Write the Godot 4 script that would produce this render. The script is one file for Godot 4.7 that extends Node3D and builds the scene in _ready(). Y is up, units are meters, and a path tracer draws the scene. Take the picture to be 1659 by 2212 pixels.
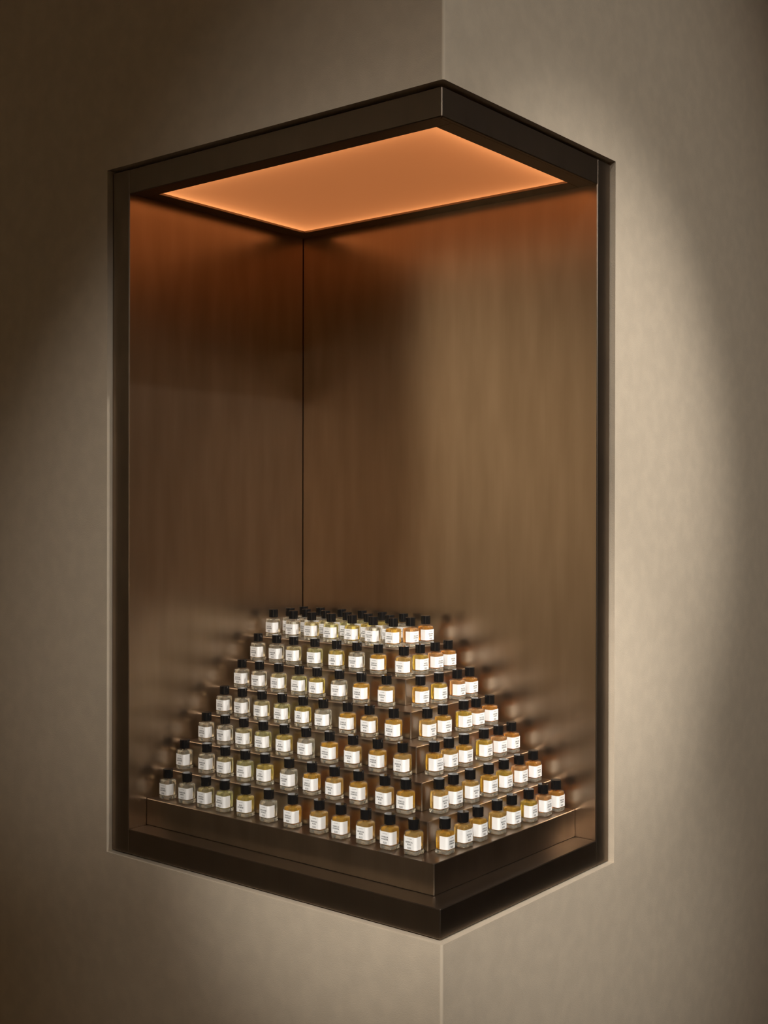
extends Node3D
# A bronze display niche cut into the outer corner of a plastered wall: a stepped stand of small perfume bottles under a glowing orange ceiling panel.
# The corner of the niche's frame is the y axis; the left wall runs along -x, the right wall along -z; y = 0 is the underside of the frame.

const H := 1.25          # height of the frame
const L := 0.750         # length of the frame along the left wall
const R := 0.515         # length of the frame along the right wall
const A := 0.7034        # inside length to the left back panel (x = -A)
const B := 0.4708        # inside length to the right back panel (z = -B)
const YC := 1.2058       # underside of the niche ceiling
const YS := 0.0447       # top of the sill
const PROUD := 0.010     # how far the plaster stands before the metal frame
const LIP := 0.0380      # width of the ceiling lip round the glowing panel
const ROOM_FLOOR := -0.95
const ROOM_TOP := 3.55
const FAR := 5.2
const STEP_BACK := [0.0429, 0.0887, 0.1341, 0.1806, 0.2286, 0.2789, 0.3262]
const STEP_TOP := [0.0934, 0.1404, 0.1871, 0.2325, 0.2795, 0.3266, 0.3713]

var mat := {}
var bottle_parts := {}
var rng := RandomNumberGenerator.new()


func _ready() -> void:
	rng.seed = 7
	set_camera()
	set_environment()
	make_materials()
	build_lamps()
	build_room()
	build_niche()
	build_ceiling_light()
	build_steps()
	build_bottles()


# ---------------------------------------------------------------- camera, environment, lamps

func set_camera() -> void:
	var cam := Camera3D.new()
	cam.name = "camera"
	cam.fov = rad_to_deg(2.0 * atan(1106.0 / 2600.4))
	cam.near = 0.05
	cam.far = 60.0
	add_child(cam)
	var a := deg_to_rad(225.0) + 0.112396
	var f := Vector3(cos(a), 0, sin(a))
	var r := Vector3(-f.z, 0, f.x)
	var u := Vector3.UP
	var pitch := -0.002584
	var roll := 0.0018
	var f2 := f * cos(pitch) + u * sin(pitch)
	var u2 := u * cos(pitch) - f * sin(pitch)
	var r3 := r * cos(roll) + u2 * sin(roll)
	var u3 := u2 * cos(roll) - r * sin(roll)
	cam.transform = Transform3D(Basis(r3, u3, -f2), Vector3(1.03255, 0.63139, 1.42938))
	cam.current = true


func set_environment() -> void:
	var we := WorldEnvironment.new()
	we.name = "environment"
	var e := Environment.new()
	e.background_mode = Environment.BG_COLOR
	e.background_color = Color(0, 0, 0)
	e.tonemap_mode = Environment.TONE_MAPPER_LINEAR
	e.tonemap_exposure = 1.0
	e.sdfgi_enabled = true
	e.ssao_enabled = true
	e.ssil_enabled = true
	we.environment = e
	add_child(we)


func build_lamps() -> void:
	# ceiling track spotlights: [place, aim, half angle, energy, colour, label]
	var warm := Color(1.0, 0.98, 0.95)
	var lamps := [
		[Vector3(4.20, 3.3, 0.70), Vector3(0.43, 0.98, -0.35), 7.2, 22.5, warm, "black ceiling spotlight aimed at the wall right of the niche"],
		[Vector3(1.40, 3.3, 4.10), Vector3(0.00, 0.41, -0.25), 12.5, 6.0, warm, "black ceiling spotlight with wide beam farthest from the right wall"],
		[Vector3(3.10, 3.3, 2.70), Vector3(-0.66, 0.54, -0.12), 6.2, 8.5, warm, "black ceiling spotlight aimed at the left end of the niche"],
		[Vector3(4.25, 3.3, -0.45), Vector3(-0.12, 0.60, -0.42), 19.0, 7.3, warm, "black ceiling spotlight with wide beam over the right wall"],
		[Vector3(2.30, 3.3, 3.60), Vector3(-0.14, 0.20, -0.25), 6.0, 31.0, warm, "black ceiling spotlight with narrow beam aimed at the bottle display"],
		[Vector3(-1.0, 3.3, 2.9), Vector3(-3.2, 0.9, 4.3), 24.0, 27.0, Color(1.0, 0.95, 0.86), "black ceiling spotlight added out of view, washing the room corner opposite the niche"],  # added unseen lamp: gives the right back panel a lit corner to mirror
		[Vector3(3.2, 3.3, 3.1), Vector3(3.65, 0.35, 5.2), 18.0, 46.0, Color(1.0, 0.91, 0.79), "black ceiling spotlight added out of view, washing the wall behind the viewer"],  # added behind the camera to brighten reflections near the inner corner
	]
	for d in lamps:
		var t := thing("track_spotlight", d[5], "spotlight", d[0])
		t.set_meta("group", "spotlights on the ceiling")
		var dir: Vector3 = (d[1] - d[0]).normalized()
		var aim := Basis.looking_at(dir, Vector3.UP)
		var body := obj("lamp_body", lathe([[0.0, -0.115], [0.036, -0.115], [0.040, -0.111], [0.040, -0.004], [0.040, 0.0], [0.034, 0.0], [0.034, -0.012], [0.0, -0.012]], 28), mat.black_metal, t)
		body.basis = aim * Basis(Vector3.RIGHT, -PI / 2)   # the lathe's +y looks along the beam
		body.position = -dir * 0.012
		var lens := obj("lamp_lens", lathe([[0.0, 0.0], [0.030, 0.0], [0.030, 0.003], [0.0, 0.003]], 28), mat.lamp_lens, t)
		lens.basis = body.basis
		lens.position = -dir * 0.022
		obj("stem", box_mesh(Vector3(-0.006, 0.03, -0.006), Vector3(0.006, ROOM_TOP - d[0].y - 0.012, 0.006), 0.001), mat.black_metal, t)
		obj("mounting_plate", lathe([[0.0, ROOM_TOP - d[0].y - 0.014], [0.045, ROOM_TOP - d[0].y - 0.014], [0.05, ROOM_TOP - d[0].y - 0.009], [0.05, ROOM_TOP - d[0].y], [0.0, ROOM_TOP - d[0].y]], 28), mat.black_metal, t)
		var l := SpotLight3D.new()
		l.name = "beam"
		l.light_color = d[4]
		l.light_energy = d[3]
		l.spot_angle = d[2]
		l.spot_angle_attenuation = 1.0
		l.spot_attenuation = 2.0
		l.spot_range = 14.0
		l.light_size = 0.05
		l.shadow_enabled = true
		t.add_child(l, true)
		l.basis = aim
		l.position = dir * 0.004


# ---------------------------------------------------------------- mesh helpers

func thing(called: String, label: String, category: String, at := Vector3.ZERO) -> Node3D:
	var o := Node3D.new()
	o.name = called
	o.set_meta("label", label)
	o.set_meta("category", category)
	add_child(o, true)
	o.position = at
	return o


func obj(called: String, mesh: Mesh, m: Material, parent: Node = self) -> MeshInstance3D:
	var o := MeshInstance3D.new()
	o.name = called
	o.mesh = mesh
	o.material_override = m
	o.cast_shadow = GeometryInstance3D.SHADOW_CASTING_SETTING_ON
	parent.add_child(o, true)
	return o


func struct(called: String, mesh: Mesh, m: Material) -> MeshInstance3D:
	var o := obj(called, mesh, m)
	o.set_meta("kind", "structure")
	return o


func start() -> SurfaceTool:
	var st := SurfaceTool.new()
	st.begin(Mesh.PRIMITIVE_TRIANGLES)
	return st


# a flat triangle with its outward side given, uv in metres along the face
func tri(st: SurfaceTool, a: Vector3, b: Vector3, c: Vector3, out: Vector3) -> void:
	var n := (b - a).cross(c - a).normalized()
	if n.dot(out) > 0:
		var k := b
		b = c
		c = k
	else:
		n = -n
	for p in [a, b, c]:
		st.set_normal(n)
		var ax := n.abs()
		if ax.y > ax.x and ax.y > ax.z:
			st.set_uv(Vector2(p.x, p.z))
		elif ax.x > ax.z:
			st.set_uv(Vector2(p.z, p.y))
		else:
			st.set_uv(Vector2(p.x, p.y))
		st.add_vertex(p)


func quad(st: SurfaceTool, a: Vector3, b: Vector3, c: Vector3, d: Vector3, out: Vector3) -> void:
	tri(st, a, b, c, out)
	tri(st, a, c, d, out)


# a box with chamfered edges
func add_box(st: SurfaceTool, lo: Vector3, hi: Vector3, bevel: float) -> void:
	var mid := (lo + hi) / 2.0
	var half := (hi - lo) / 2.0
	var b: float = min(bevel, min(half.x, min(half.y, half.z)) * 0.9)
	for ax in 3:
		var u := (ax + 1) % 3
		var v := (ax + 2) % 3
		for s in [-1.0, 1.0]:
			var c := []
			for k in [[-1.0, -1.0], [1.0, -1.0], [1.0, 1.0], [-1.0, 1.0]]:
				var p := Vector3.ZERO
				p[ax] = s * half[ax]
				p[u] = k[0] * (half[u] - b)
				p[v] = k[1] * (half[v] - b)
				c.append(mid + p)
			var n := Vector3.ZERO
			n[ax] = s
			quad(st, c[0], c[1], c[2], c[3], n)
	if b <= 0.0:
		return
	for ax in 3:                       # the edges that run along ax
		var u := (ax + 1) % 3
		var v := (ax + 2) % 3
		for su in [-1.0, 1.0]:
			for sv in [-1.0, 1.0]:
				var c := []
				for k in [[-1.0, 0], [1.0, 0], [1.0, 1], [-1.0, 1]]:
					var p := Vector3.ZERO
					p[ax] = k[0] * (half[ax] - b)
					p[u] = su * (half[u] - (b if k[1] == 1 else 0.0))
					p[v] = sv * (half[v] - (b if k[1] == 0 else 0.0))
					c.append(mid + p)
				var n := Vector3.ZERO
				n[u] = su
				n[v] = sv
				quad(st, c[0], c[1], c[2], c[3], n)
	for sx in [-1.0, 1.0]:
		for sy in [-1.0, 1.0]:
			for sz in [-1.0, 1.0]:
				var s := Vector3(sx, sy, sz)
				tri(st, mid + s * (half - Vector3(0, b, b)), mid + s * (half - Vector3(b, 0, b)), mid + s * (half - Vector3(b, b, 0)), s)


func box_mesh(lo: Vector3, hi: Vector3, bevel := 0.0008) -> ArrayMesh:
	var st := start()
	add_box(st, lo, hi, bevel)
	return st.commit()


# an upright prism over a plan outline (x, z), chamfered round its top and bottom edges
func prism(plan: Array, y0: float, y1: float, bevel: float) -> ArrayMesh:
	var st := start()
	var n := plan.size()
	var mid := Vector2.ZERO
	for p in plan:
		mid += p / n
	var rings := []
	for k in [[y0, bevel], [y0 + bevel, 0.0], [y1 - bevel, 0.0], [y1, bevel]]:
		var ring := []
		for p in Geometry2D.offset_polygon(PackedVector2Array(plan), -k[1], Geometry2D.JOIN_MITER)[0]:
			ring.append(Vector3(p.x, k[0], p.y))
		rings.append(ring)
	# offset_polygon may start elsewhere: line the rings up with the plan
	for ring in rings:
		var first := 0
		for i in ring.size():
			if Vector2(ring[i].x, ring[i].z).distance_to(plan[0]) < Vector2(ring[first].x, ring[first].z).distance_to(plan[0]):
				first = i
		var turned: Array = ring.slice(first) + ring.slice(0, first)
		if Vector2(turned[1].x, turned[1].z).distance_to(plan[1]) > Vector2(turned[n - 1].x, turned[n - 1].z).distance_to(plan[1]):
			var back := [turned[0]]
			for i in range(n - 1, 0, -1):
				back.append(turned[i])
			turned = back
		ring.assign(turned)
	for k in 3:
		for i in n:
			var j := (i + 1) % n
			var side: Vector3 = (rings[k][i] + rings[k][j]) / 2.0 - Vector3(mid.x, (y0 + y1) / 2.0, mid.y)
			var edge: Vector3 = rings[k][j] - rings[k][i]
			var out := Vector3(edge.z, 0, -edge.x).normalized()
			if out.dot(side) < 0:
				out = -out
			out.y = [-1.0, 0.0, 1.0][k]
			quad(st, rings[k][i], rings[k][j], rings[k + 1][j], rings[k + 1][i], out)
	for k in [0, 3]:
		var flat := PackedVector2Array()
		for p in rings[k]:
			flat.append(Vector2(p.x, p.z))
		var ids := Geometry2D.triangulate_polygon(flat)
		for i in range(0, ids.size(), 3):
			tri(st, rings[k][ids[i]], rings[k][ids[i + 1]], rings[k][ids[i + 2]], Vector3.DOWN if k == 0 else Vector3.UP)
	return st.commit()


# turned round the y axis: profile of [radius, y], smooth where the points lie close
func lathe(profile: Array, sides: int) -> ArrayMesh:
	var st := start()
	for i in profile.size() - 1:
		var p0 := Vector2(profile[i][0], profile[i][1])
		var p1 := Vector2(profile[i + 1][0], profile[i + 1][1])
		if p0.distance_to(p1) < 1e-7:
			continue
		var d := (p1 - p0).normalized()
		var flip := 1.0
		var nr := Vector2(d.y, -d.x) * flip
		for s in sides:
			var a0 := TAU * s / sides
			var a1 := TAU * (s + 1) / sides
			var q := [[p0, a0], [p1, a0], [p1, a1], [p0, a0], [p1, a1], [p0, a1]]
			for k in [0, 2, 1, 3, 5, 4]:
				var p: Vector2 = q[k][0]
				var a: float = q[k][1]
				st.set_normal(Vector3(cos(a) * nr.x, nr.y, sin(a) * nr.x))
				st.set_uv(Vector2(a / TAU, p.y))
				st.add_vertex(Vector3(cos(a) * p.x, p.y, sin(a) * p.x))
	return st.commit()


# points of a rounded square, starting in the middle of the back (-z) side: [position, normal]
func rounded_square(half: float, radius: float, seg: int) -> Array:
	var out := []
	var r: float = min(radius, half)
	var c := half - r
	for k in 4:
		var turn := -PI / 2 + k * PI / 2      # back, right, front, left
		var cx: float = [c, c, -c, -c][k]
		var cz: float = [-c, c, c, -c][k]
		for i in seg + 1:
			var a := turn + PI / 2 * i / seg
			var n := Vector3(cos(a), 0, sin(a))
			out.append([Vector3(cx, 0, cz) + n * r, n])
	return out


# a lofted body of rounded squares: rows of [y, half, corner radius]; closed below and above
func loft(rows: Array, seg := 4) -> ArrayMesh:
	var st := start()
	var n := (seg + 1) * 4
	var rings := []
	for row in rows:
		var ring := []
		for p in rounded_square(row[1], row[2], seg):
			ring.append(p[0] + Vector3(0, row[0], 0))
		rings.append(ring)
	st.set_smooth_group(0)
	for k in rings.size() - 1:
		for i in n:
			var j := (i + 1) % n
			for p in [rings[k][i], rings[k][j], rings[k + 1][j], rings[k][i], rings[k + 1][j], rings[k + 1][i]]:
				st.add_vertex(p)
	for k in [0, rings.size() - 1]:
		var mid := Vector3(0, rings[k][0].y, 0)
		for i in n:
			var j := (i + 1) % n
			for p in ([mid, rings[k][j], rings[k][i]] if k == 0 else [mid, rings[k][i], rings[k][j]]):
				st.add_vertex(p)
	st.generate_normals()
	st.index()
	return st.commit()


# ---------------------------------------------------------------- materials

func flat_mat(called: String, c: Color, rough: float, metal := 0.0) -> StandardMaterial3D:
	var m := StandardMaterial3D.new()
	m.resource_name = called
	m.albedo_color = c
	m.roughness = rough
	m.metallic = metal
	return m


func noise_tex(frequency: float, octaves: int, seed_: int, low: Color, high: Color, w := 512, h := 512, contrast := 0.25) -> NoiseTexture2D:
	var n := FastNoiseLite.new()
	n.noise_type = FastNoiseLite.TYPE_SIMPLEX_SMOOTH
	n.frequency = frequency
	n.fractal_octaves = octaves
	n.seed = seed_
	var t := NoiseTexture2D.new()
	t.width = w
	t.height = h
	t.seamless = true
	t.noise = n
	var g := Gradient.new()
	g.set_color(0, low)
	g.set_color(1, high)
	g.set_offset(0, contrast)
	g.set_offset(1, 1.0 - contrast)
	t.color_ramp = g
	return t


# brushed metal: fine upright strokes over soft patches of patina
func brushed_image(dark: Color, light: Color, seed_: int, amount: float) -> ImageTexture:
	var w := 1024
	var h := 512
	var img := Image.create(w, h, false, Image.FORMAT_RGB8)
	var stroke := FastNoiseLite.new()
	stroke.seed = seed_
	stroke.frequency = 0.5
	stroke.noise_type = FastNoiseLite.TYPE_VALUE
	stroke.fractal_octaves = 2
	var patch := FastNoiseLite.new()
	patch.seed = seed_ + 5
	patch.frequency = 0.008
	patch.fractal_octaves = 3
	for y in h:
		for x in w:
			var s := stroke.get_noise_2d(x, y * 0.03)
			var p := patch.get_noise_2d(x, y * 0.9)
			var edge: float = clamp(min(min(x, w - 1 - x), min(y, h - 1 - y)) / 60.0, 0.0, 1.0)
			var k: float = clamp(0.5 + (s * 0.16 + p * 1.1 * edge) * amount, 0.0, 1.0)
			img.set_pixel(x, y, dark.lerp(light, k))
	return ImageTexture.create_from_image(img)


func make_materials() -> void:
	# plaster
	var pl := flat_mat("plaster", Color(0.785, 0.723, 0.637), 0.92)
	pl.albedo_texture = noise_tex(0.03, 5, 3, Color(0.97, 0.97, 0.972), Color(1, 1, 1))
	pl.uv1_triplanar = true
	pl.uv1_world_triplanar = true
	pl.uv1_scale = Vector3(1.3, 1.3, 1.3)
	pl.heightmap_enabled = true
	pl.heightmap_scale = 0.025
	pl.heightmap_texture = noise_tex(0.28, 4, 9, Color(0, 0, 0), Color(1, 1, 1), 1024, 1024, 0.1)
	mat.plaster = pl
	mat.plaster_bead = flat_mat("plaster_bead", Color(0.785, 0.725, 0.64), 0.9)
	# bronze
	var br := flat_mat("bronze", Color(1, 1, 1), 0.29, 1.0)
	br.albedo_texture = brushed_image(Color(0.645, 0.565, 0.48), Color(0.725, 0.645, 0.56), 11, 0.45)
	br.uv1_scale = Vector3(1.9, 0.8, 1)
	mat.bronze = br
	var st := flat_mat("bronze_step", Color(1, 1, 1), 0.30, 1.0)
	st.albedo_texture = brushed_image(Color(0.63, 0.575, 0.515), Color(0.71, 0.65, 0.585), 31, 0.6)
	st.uv1_scale = Vector3(1.6, 1.6, 1)
	mat.bronze_step = st
	var fr := flat_mat("bronze_frame", Color(1, 1, 1), 0.34, 1.0)
	fr.albedo_texture = brushed_image(Color(0.49, 0.44, 0.39), Color(0.55, 0.495, 0.44), 51, 0.7)
	fr.uv1_scale = Vector3(1.6, 1.6, 1)
	mat.bronze_frame = fr
	mat.black_metal = flat_mat("black_metal", Color(0.06, 0.06, 0.06), 0.5)
	var ln := flat_mat("lamp_lens", Color(0.9, 0.88, 0.82), 0.3)
	ln.emission_enabled = true
	ln.emission = Color(1.0, 0.90, 0.76)
	ln.emission_energy_multiplier = 4.0
	mat.lamp_lens = ln
	# glowing ceiling panel
	var gp := flat_mat("glow_panel", Color(0.95, 0.74, 0.56), 0.85)
	gp.emission_enabled = true
	gp.emission = Color(0.88, 0.53, 0.30)
	gp.emission_energy_multiplier = 0.70
	gp.backlight_enabled = true
	gp.backlight = Color(0.9, 0.74, 0.58)
	mat.glow_panel = gp
	var led := flat_mat("led_strip", Color(0.95, 0.85, 0.7), 0.5)
	led.emission_enabled = true
	led.emission = Color(1.0, 0.62, 0.38)
	led.emission_energy_multiplier = 1.0
	mat.led_strip = led
	mat.shadow_gap = flat_mat("gap_backing", Color(0.10, 0.09, 0.08), 0.9)
	# bottles
	var gl := flat_mat("glass_wall", Color(1, 1, 1, 0.01), 0.02)
	gl.transparency = BaseMaterial3D.TRANSPARENCY_ALPHA
	mat.glass_wall = gl
	var gb := flat_mat("glass_base", Color(1.0, 0.98, 0.91, 0.10), 0.0)
	gb.transparency = BaseMaterial3D.TRANSPARENCY_ALPHA
	gb.refraction_enabled = true
	gb.refraction_scale = 0.05
	mat.glass_base = gb
	mat.cap = flat_mat("cap", Color(0.085, 0.080, 0.078), 0.13)
	mat.paper = flat_mat("paper", Color(0.925, 0.92, 0.91), 0.6)
	mat.ink = flat_mat("ink", Color(0.10, 0.095, 0.09), 0.7)
	var tints := {
		"clear": Color(0.98, 0.96, 0.87, 0.07), "straw": Color(0.98, 0.93, 0.70, 0.09), "lime": Color(0.96, 0.94, 0.66, 0.09), "yellow": Color(0.98, 0.88, 0.44, 0.13),
		"amber": Color(0.99, 0.78, 0.26, 0.16), "rose": Color(0.99, 0.82, 0.44, 0.14), "gold": Color(0.98, 0.83, 0.30, 0.15), "orange": Color(0.99, 0.76, 0.46, 0.16), "brown": Color(0.98, 0.69, 0.23, 0.17),
	}
	for k in tints:
		var m := flat_mat("liquid_" + k, tints[k], 0.0)
		m.transparency = BaseMaterial3D.TRANSPARENCY_ALPHA
		m.refraction_enabled = true
		m.refraction_scale = 0.04
		mat["liquid_" + k] = m


# ---------------------------------------------------------------- the room

func build_room() -> void:
	var deep := 0.16
	var gap := 0.003
	var top := H + 0.005
	var foot := -0.003
	var bead := 0.004
	var p := PROUD
	# left wall: beside, above and below the opening (one mesh)
	var st := start()
	add_box(st, Vector3(-3.2, ROOM_FLOOR, -deep), Vector3(-L - gap, ROOM_TOP, p), 0.0)
	add_box(st, Vector3(-L - gap, top, -deep), Vector3(p - bead, ROOM_TOP, p), 0.0)
	add_box(st, Vector3(-L - gap, ROOM_FLOOR, -deep), Vector3(p - bead, foot, p), 0.0)
	struct("wall_left", st.commit(), mat.plaster)
	st = start()
	add_box(st, Vector3(-deep, ROOM_FLOOR, -3.2), Vector3(p, ROOM_TOP, -R - gap), 0.0)
	add_box(st, Vector3(-deep, top, -R - gap), Vector3(p, ROOM_TOP, -deep), 0.0)
	add_box(st, Vector3(-deep, ROOM_FLOOR, -R - gap), Vector3(p, foot, -deep), 0.0)
	add_box(st, Vector3(p - bead, top, -deep), Vector3(p, ROOM_TOP, p - bead), 0.0)
	add_box(st, Vector3(p - bead, ROOM_FLOOR, -deep), Vector3(p, foot, p - bead), 0.0)
	struct("wall_right", st.commit(), mat.plaster)
	# the rounded corner bead above and below the niche
	for k in [[top, ROOM_TOP], [ROOM_FLOOR, foot]]:
		var bs := start()
		var c := Vector3(p - bead, 0, p - bead)
		for i in 6:
			var a0 := PI / 2 * i / 6
			var a1 := PI / 2 * (i + 1) / 6
			var d0 := Vector3(cos(a0), 0, sin(a0))
			var d1 := Vector3(cos(a1), 0, sin(a1))
			var lo := Vector3(0, k[0], 0)
			var hi := Vector3(0, k[1], 0)
			quad(bs, c + d0 * bead + lo, c + d1 * bead + lo, c + d1 * bead + hi, c + d0 * bead + hi, d0 + d1)
			tri(bs, c + lo, c + d0 * bead + lo, c + d1 * bead + lo, Vector3.DOWN)
			tri(bs, c + hi, c + d0 * bead + hi, c + d1 * bead + hi, Vector3.UP)
		struct("trim_1" if k[0] > 0 else "trim_2", bs.commit(), mat.plaster_bead)
	# the rest of the room, behind and beside the camera
	mat.floor = flat_mat("floor", Color(0.36, 0.30, 0.25), 0.6)
	mat.far_wall = flat_mat("far_wall", Color(0.78, 0.73, 0.66), 0.9)
	struct("floor", box_mesh(Vector3(-3.2, ROOM_FLOOR - 0.1, -3.2), Vector3(FAR, ROOM_FLOOR, FAR), 0.0), mat.floor)
	struct("ceiling", box_mesh(Vector3(-3.2, ROOM_TOP, -3.2), Vector3(FAR, ROOM_TOP + 0.1, FAR), 0.0), mat.far_wall)
	struct("wall_front", box_mesh(Vector3(-3.2, ROOM_FLOOR, FAR), Vector3(FAR, ROOM_TOP, FAR + 0.1), 0.0), mat.far_wall)
	struct("wall_side", box_mesh(Vector3(FAR, ROOM_FLOOR, -3.2), Vector3(FAR + 0.1, ROOM_TOP, FAR), 0.0), mat.far_wall)
	struct("wall_end", box_mesh(Vector3(-3.3, ROOM_FLOOR, -0.16), Vector3(-3.2, ROOM_TOP, FAR), 0.0), mat.far_wall)
	struct("wall_back", box_mesh(Vector3(-0.16, ROOM_FLOOR, -3.3), Vector3(FAR, ROOM_TOP, -3.2), 0.0), mat.far_wall)


# ---------------------------------------------------------------- the niche

func build_niche() -> void:
	var t := thing("display_niche", "dark bronze open display niche wrapped around the wall corner", "display niche")
	var e := 0.0012
	var th := 0.008
	# uprights
	obj("jamb", box_mesh(Vector3(-L, 0, -0.0015), Vector3(-A, H, 0), e), mat.bronze_frame, t)
	obj("jamb", box_mesh(Vector3(-0.0015, 0, -R), Vector3(0, H, -B), e), mat.bronze_frame, t)
	# back panels, with the open seam in the inner corner
	obj("back_panel", box_mesh(Vector3(-A - th, 0.0, -B + 0.0018), Vector3(-A, H, -0.0018), 0.0003), mat.bronze, t)
	obj("back_panel", box_mesh(Vector3(-A - th, 0.0, -B - th), Vector3(-0.0018, H, -B), 0.0003), mat.bronze, t)
	# top: fascias mitred at the corner, lip under them, cover above
	var m := th
	var k := 0.0014         # the corner edge, broken just enough to catch light
	obj("top_fascia", prism([Vector2(-A + 0.0005, 0), Vector2(-k, 0), Vector2(0, -k), Vector2(-m, -m), Vector2(-A + 0.0005, -m)], YC, H, e), mat.bronze_frame, t)
	obj("top_fascia", prism([Vector2(0, -k), Vector2(0, -B + 0.0005), Vector2(-m, -B + 0.0005), Vector2(-m, -m)], YC, H, e), mat.bronze_frame, t)
	var y0 := YC + 0.0006
	var y1 := YC + 0.005
	obj("ceiling_lip", box_mesh(Vector3(-A, y0, -LIP), Vector3(-m, y1, -m), 0.0005), mat.bronze_frame, t)
	obj("ceiling_lip", box_mesh(Vector3(-LIP, y0, -B), Vector3(-m, y1, -LIP), 0.0005), mat.bronze_frame, t)
	obj("ceiling_lip", box_mesh(Vector3(-A, y0, -B), Vector3(-A + LIP, y1, -LIP), 0.0005), mat.bronze_frame, t)
	obj("ceiling_lip", box_mesh(Vector3(-A + LIP, y0, -B), Vector3(-LIP, y1, -B + LIP), 0.0005), mat.bronze_frame, t)
	obj("top_cover", box_mesh(Vector3(-A, H - 0.004, -B), Vector3(-m, H, -m), 0.0), mat.bronze_frame, t)
	# bottom: sill
	obj("sill", prism([Vector2(-A + 0.0005, 0), Vector2(-k, 0), Vector2(0, -k), Vector2(0, -B + 0.0005), Vector2(-A + 0.0005, -B + 0.0005)], 0.0, YS, e), mat.bronze_frame, t)


func build_ceiling_light() -> void:
	var t := thing("ceiling_light_panel", "glowing orange light panel set in the ceiling of the niche", "light panel", Vector3(-A / 2, YC + 0.0054, -B / 2))
	var hx := A / 2 - LIP + 0.006
	var hz := B / 2 - LIP + 0.006
	# a stretched translucent sheet on the lip
	var st := start()
	quad(st, Vector3(-hx, 0, -hz), Vector3(hx, 0, -hz), Vector3(hx, 0, hz), Vector3(-hx, 0, hz), Vector3.DOWN)
	obj("light_diffuser", st.commit(), mat.glow_panel, t)
	# light strips above the lip, round the sheet
	var y := 0.020
	var wx := hx + 0.012
	var wz := hz + 0.012
	for d in [[Vector3(0, y, wz), 0.0, wx], [Vector3(0, y, -wz), PI, wx], [Vector3(wx, y, 0), PI / 2, wz], [Vector3(-wx, y, 0), -PI / 2, wz]]:
		var s: float = d[2] - 0.02
		var strip := obj("led_strip", box_mesh(Vector3(-s, -0.004, 0.0), Vector3(s, 0.004, 0.003), 0.0), mat.led_strip, t)
		strip.position = d[0]
		strip.rotation.y = d[1]
		var a := AreaLight3D.new()
		a.name = "strip_light"
		a.area_size = Vector2(s * 2, 0.008)
		a.light_color = Color(1.0, 0.80, 0.62)
		a.light_energy = 0.022
		a.area_range = 3.0
		a.shadow_enabled = true
		t.add_child(a, true)
		a.position = d[0] + Basis(Vector3.UP, d[1]) * Vector3(0, 0, -0.001)
		a.basis = Basis(Vector3.UP, d[1]) * Basis(Vector3.RIGHT, -0.6)


# ---------------------------------------------------------------- the stepped stand

func build_steps() -> void:
	var t := thing("stepped_display_stand", "seven tiered dark bronze stepped stand filling the niche corner", "display stand")
	var below := YS
	for i in STEP_BACK.size():
		var s: float = STEP_BACK[i]
		var y: float = STEP_TOP[i]
		obj("step", prism([Vector2(-A + 0.001, -s), Vector2(-s - 0.0014, -s), Vector2(-s, -s - 0.0014), Vector2(-s, -B + 0.001), Vector2(-A + 0.001, -B + 0.001)], below + 0.0001, y, 0.0009), mat.bronze_step, t)
		below = y


# ---------------------------------------------------------------- the bottles

const NAMES := [["CRYSTAL", "SAFFRON"], ["PARISIAN", "MUSC"], ["FRENCH", "FLOWER"], ["NEROLI", "ORANGER"], ["BOIS", "D'ÉBÈNE"], ["COLOGNE", "CÉDRAT"], ["VANILLA", "POWDER"], ["RADICAL", "ROSE"], ["SANTAL", "AUSTRAL"], ["FALCON", "LEATHER"], ["ENCENS", "SUAVE"]]
const LIQUID := ["clear", "clear", "straw", "lime", "yellow", "clear", "amber", "rose", "gold", "orange", "brown"]
const COLOUR := ["clear", "clear", "pale straw", "pale green-yellow", "yellow", "clear", "amber", "light amber", "golden", "pinkish orange", "dark orange"]
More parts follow.
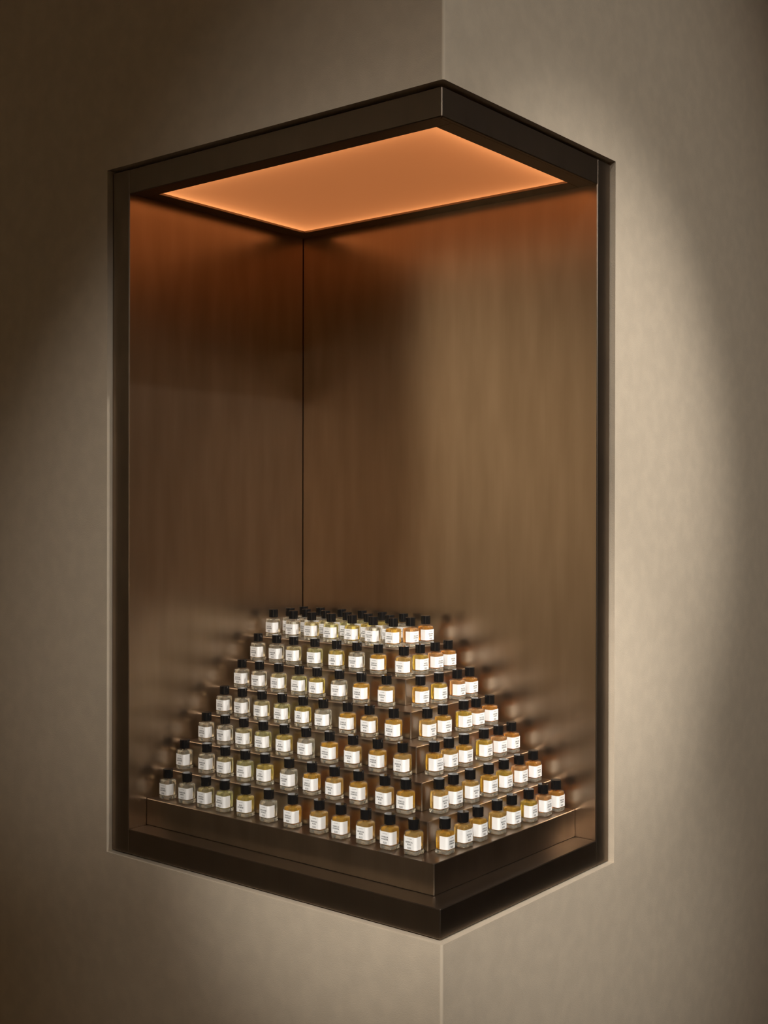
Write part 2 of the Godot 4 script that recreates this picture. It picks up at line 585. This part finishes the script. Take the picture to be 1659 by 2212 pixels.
# [z of the left row, x along the left row, kinds; z along the right row, kinds]
const ROWS := [
	[-0.0689, [-0.673, -0.621, -0.571, -0.524, -0.471, -0.415, -0.358, -0.298, -0.250, -0.198, -0.149, -0.101], [0, 1, 2, 3, 4, 5, 6, 7, 6, 7, 6, 7], [-0.103, -0.153, -0.197, -0.252, -0.299, -0.352, -0.401, -0.444], [6, 7, 6, 7, 6, 8, 9, 10]],
	[-0.1147, [-0.679, -0.619, -0.570, -0.518, -0.468, -0.409, -0.355, -0.304, -0.251, -0.195, -0.152], [0, 1, 2, 3, 4, 5, 6, 7, 6, 7, 6], [-0.150, -0.192, -0.240, -0.295, -0.342, -0.393, -0.442], [7, 6, 7, 6, 8, 9, 10]],
	[-0.1601, [-0.668, -0.617, -0.567, -0.516, -0.463, -0.411, -0.355, -0.301, -0.247, -0.194], [0, 1, 2, 3, 4, 5, 6, 7, 6, 7], [-0.199, -0.242, -0.287, -0.350, -0.395, -0.440], [6, 7, 6, 8, 9, 10]],
	[-0.2066, [-0.667, -0.619, -0.565, -0.513, -0.460, -0.411, -0.353, -0.303, -0.249], [0, 1, 2, 3, 4, 5, 6, 7, 6], [-0.243, -0.290, -0.354, -0.391, -0.438], [7, 6, 8, 9, 10]],
	[-0.2546, [-0.667, -0.619, -0.567, -0.514, -0.469, -0.415, -0.361, -0.304], [0, 1, 2, 3, 4, 5, 6, 7], [-0.288, -0.342, -0.400, -0.441], [6, 8, 9, 10]],
	[-0.3049, [-0.672, -0.622, -0.575, -0.520, -0.465, -0.415, -0.363, -0.304], [0, 1, 2, 3, 4, 5, 6, 7], [-0.353, -0.399, -0.443], [8, 9, 10]],
	[-0.3530, [-0.676, -0.621, -0.571, -0.520, -0.467, -0.414, -0.366], [0, 1, 2, 3, 4, 5, 6], [-0.386, -0.435], [9, 10]],
	[-0.3995, [-0.674, -0.628, -0.575, -0.518, -0.465, -0.411], [0, 1, 2, 3, 4, 5], [], []],
	[-0.4460, [-0.678, -0.631, -0.572, -0.519, -0.467, -0.413], [0, 1, 2, 3, 4, 5], [], []],
]
const W := 0.0125        # half width of a bottle
const CR := 0.0045       # its corner radius
const LABEL_LOW := 0.0083
const LABEL_HIGH := 0.0286


func lettering(lines: Array) -> ArrayMesh:
	# lines of [text, width or 0, letter height, y, weight]: set centred on the front of the label
	var st := start()
	for l in lines:
		var font := SystemFont.new()
		font.font_names = PackedStringArray(["Droid Sans"])
		font.font_weight = l[3]
		var tm := TextMesh.new()
		tm.font = font
		tm.text = l[0]
		tm.font_size = 32
		tm.pixel_size = 0.01
		tm.depth = 0.02
		tm.curve_step = 4.0
		var bb := tm.get_aabb()
		var sx: float = l[1] / bb.size.x if l[1] > 0.0 else l[2] / 0.23
		var sy: float = l[2] / 0.23
		sx = min(sx, sy * 1.12)
		var mid := bb.position + bb.size / 2.0
		var xf := Transform3D(Basis.from_scale(Vector3(sx, sy, 0.004)), Vector3(-mid.x * sx, l[4] - 0.5 * l[2], W + 0.00026))
		st.append_from(tm, 0, xf)
	return st.commit()


func label_mesh() -> ArrayMesh:
	# a paper band round the front and part of both sides
	var st := start()
	var path := []
	var ring := rounded_square(W + 0.0001, CR + 0.0001, 6)
	var reach := W - 0.0108
	for p in ring:
		if p[1].z > -0.02 and p[0].z >= -0.001:
			path.append(p)
	# ring runs from the right side by the front to the left side
	path.push_front([Vector3(W + 0.0001, 0, -reach), Vector3(1, 0, 0)])
	path.append([Vector3(-W - 0.0001, 0, -reach), Vector3(-1, 0, 0)])
	var th := 0.00012
	var lo := Vector3(0, LABEL_LOW, 0)
	var hi := Vector3(0, LABEL_HIGH, 0)
	for i in path.size() - 1:
		var a: Vector3 = path[i][0]
		var b: Vector3 = path[i + 1][0]
		if a.distance_to(b) < 1e-6:
			continue
		var na: Vector3 = path[i][1]
		var nb: Vector3 = path[i + 1][1]
		var ao := a + na * th
		var bo := b + nb * th
		for q in [[ao + lo, na], [bo + hi, nb], [ao + hi, na], [ao + lo, na], [bo + lo, nb], [bo + hi, nb]]:
			st.set_normal(q[1])
			st.add_vertex(q[0])
		for q in [[a + lo, -na], [a + hi, -na], [b + hi, -nb], [a + lo, -na], [b + hi, -nb], [b + lo, -nb]]:
			st.set_normal(q[1])
			st.add_vertex(q[0])
		for q in [[ao + hi], [bo + hi], [b + hi], [ao + hi], [b + hi], [a + hi]]:
			st.set_normal(Vector3.UP)
			st.add_vertex(q[0])
	return st.commit()


func make_bottle_meshes() -> void:
	var m := {}
	# thin outer wall: sides, shoulder and neck
	m.glass = loft([
		[0.0066, W - 0.0001, CR], [0.0200, W, CR], [0.0330, W, CR], [0.0348, W - 0.0004, CR], [0.0360, W - 0.0016, CR], [0.0366, W - 0.0034, CR],
		[0.0369, 0.0068, 0.0066], [0.0376, 0.0064, 0.0063], [0.0400, 0.0064, 0.0063]])
	# the heavy clear foot, dished above and hollowed below
	m.foot = loft([
		[0.0011, 0.0045, 0.0040], [0.0004, 0.0085, 0.0040], [0.0, W - 0.0016, CR], [0.0003, W - 0.0005, CR], [0.0012, W, CR], [0.0056, W, CR], [0.0064, W - 0.0006, CR],
		[0.0066, W - 0.0022, CR], [0.0044, 0.0088, 0.0045], [0.0030, 0.0050, 0.0045]])
	m.liquid = loft([
		[0.0036, 0.0046, 0.0042], [0.0050, 0.0086, 0.0042], [0.0072, W - 0.0022, 0.0040], [0.0086, W - 0.0012, 0.0041], [0.0200, W - 0.0010, 0.0041], [0.0325, W - 0.0010, 0.0041],
		[0.0342, W - 0.0018, 0.0040], [0.0350, W - 0.0042, 0.0040], [0.0354, 0.0056, 0.0050], [0.0358, 0.0046, 0.0043]])
	m.cap = lathe([[0.0, 0.0385], [0.0088, 0.0385], [0.0091, 0.0388], [0.0092, 0.0392], [0.0092, 0.0540], [0.0091, 0.0544], [0.0088, 0.0547], [0.0, 0.0547]], 28)
	m.label = label_mesh()
	m.text = []
	for n in NAMES:
		m.text.append(lettering([
			["EAU DE PARFUM", 0.0088, 0.00085, 500, 0.0256],
			[n[0], 0.0, 0.00235, 700, 0.0214], [n[1], 0.0, 0.00235, 700, 0.0177],
			["MATIERE", 0.0078, 0.00115, 700, 0.0125], ["PREMIERE", 0.0078, 0.00100, 700, 0.0108]]))
	bottle_parts = m


func make_bottle(kind: int) -> Node3D:
	var o := Node3D.new()
	o.name = "perfume_bottle"
	obj("glass_body", bottle_parts.glass, mat.glass_wall, o)
	obj("glass_foot", bottle_parts.foot, mat.glass_base, o)
	obj("liquid", bottle_parts.liquid, mat["liquid_" + LIQUID[kind]], o)
	obj("cap", bottle_parts.cap, mat.cap, o)
	var lb := obj("paper_label", bottle_parts.label, mat.paper, o)
	obj("lettering", bottle_parts.text[kind], mat.ink, lb)
	return o


func build_bottles() -> void:
	make_bottle_meshes()
	var first := []
	for k in NAMES.size():
		first.append(make_bottle(k))
	var nth := ["first", "second", "third", "fourth", "fifth", "sixth", "seventh", "eighth", "ninth", "tenth", "eleventh", "twelfth"]
	var where := ["lowest step", "second step from the bottom", "third step from the bottom", "fourth step from the bottom", "fifth step from the bottom", "sixth step from the bottom"]
	for r in ROWS.size():
		var step: int = min(r, 6)
		for side in 2:
			var along: Array = ROWS[r][1 + side * 2]
			var kinds: Array = ROWS[r][2 + side * 2]
			for i in along.size():
				var kind: int = kinds[i]
				var o: Node3D = first[kind].duplicate()
				var label := ""
				if r < 6:
					if side == 0:
						label = "%s bottle, %s from left end, left side of %s" % [COLOUR[kind], nth[i], where[r]]
					else:
						label = "%s bottle, %s from front corner, right side of %s" % [COLOUR[kind], nth[i], where[r]]
				elif side == 0:
					label = "%s bottle, %s from left in %s row on top step" % [COLOUR[kind], nth[i], ["front", "middle", "back"][r - 6]]
				else:
					label = "%s bottle turned right, right end of %s row on top step" % [COLOUR[kind], ["middle", "back"][i]]
				o.set_meta("label", label)
				o.set_meta("category", "perfume bottle")
				o.set_meta("group", "small perfume bottles on the stepped stand")
				add_child(o, true)
				var jitter := rng.randf_range(-0.05, 0.05)
				if side == 0:
					o.position = Vector3(along[i], STEP_TOP[step] + 0.0001, ROWS[r][0] + rng.randf_range(-0.001, 0.001))
					o.rotation.y = jitter
				else:
					o.position = Vector3(-STEP_BACK[step] - 0.0235 + rng.randf_range(-0.001, 0.001), STEP_TOP[step] + 0.0001, along[i])
					o.rotation.y = PI / 2 + jitter
	for o in first:
		o.free()
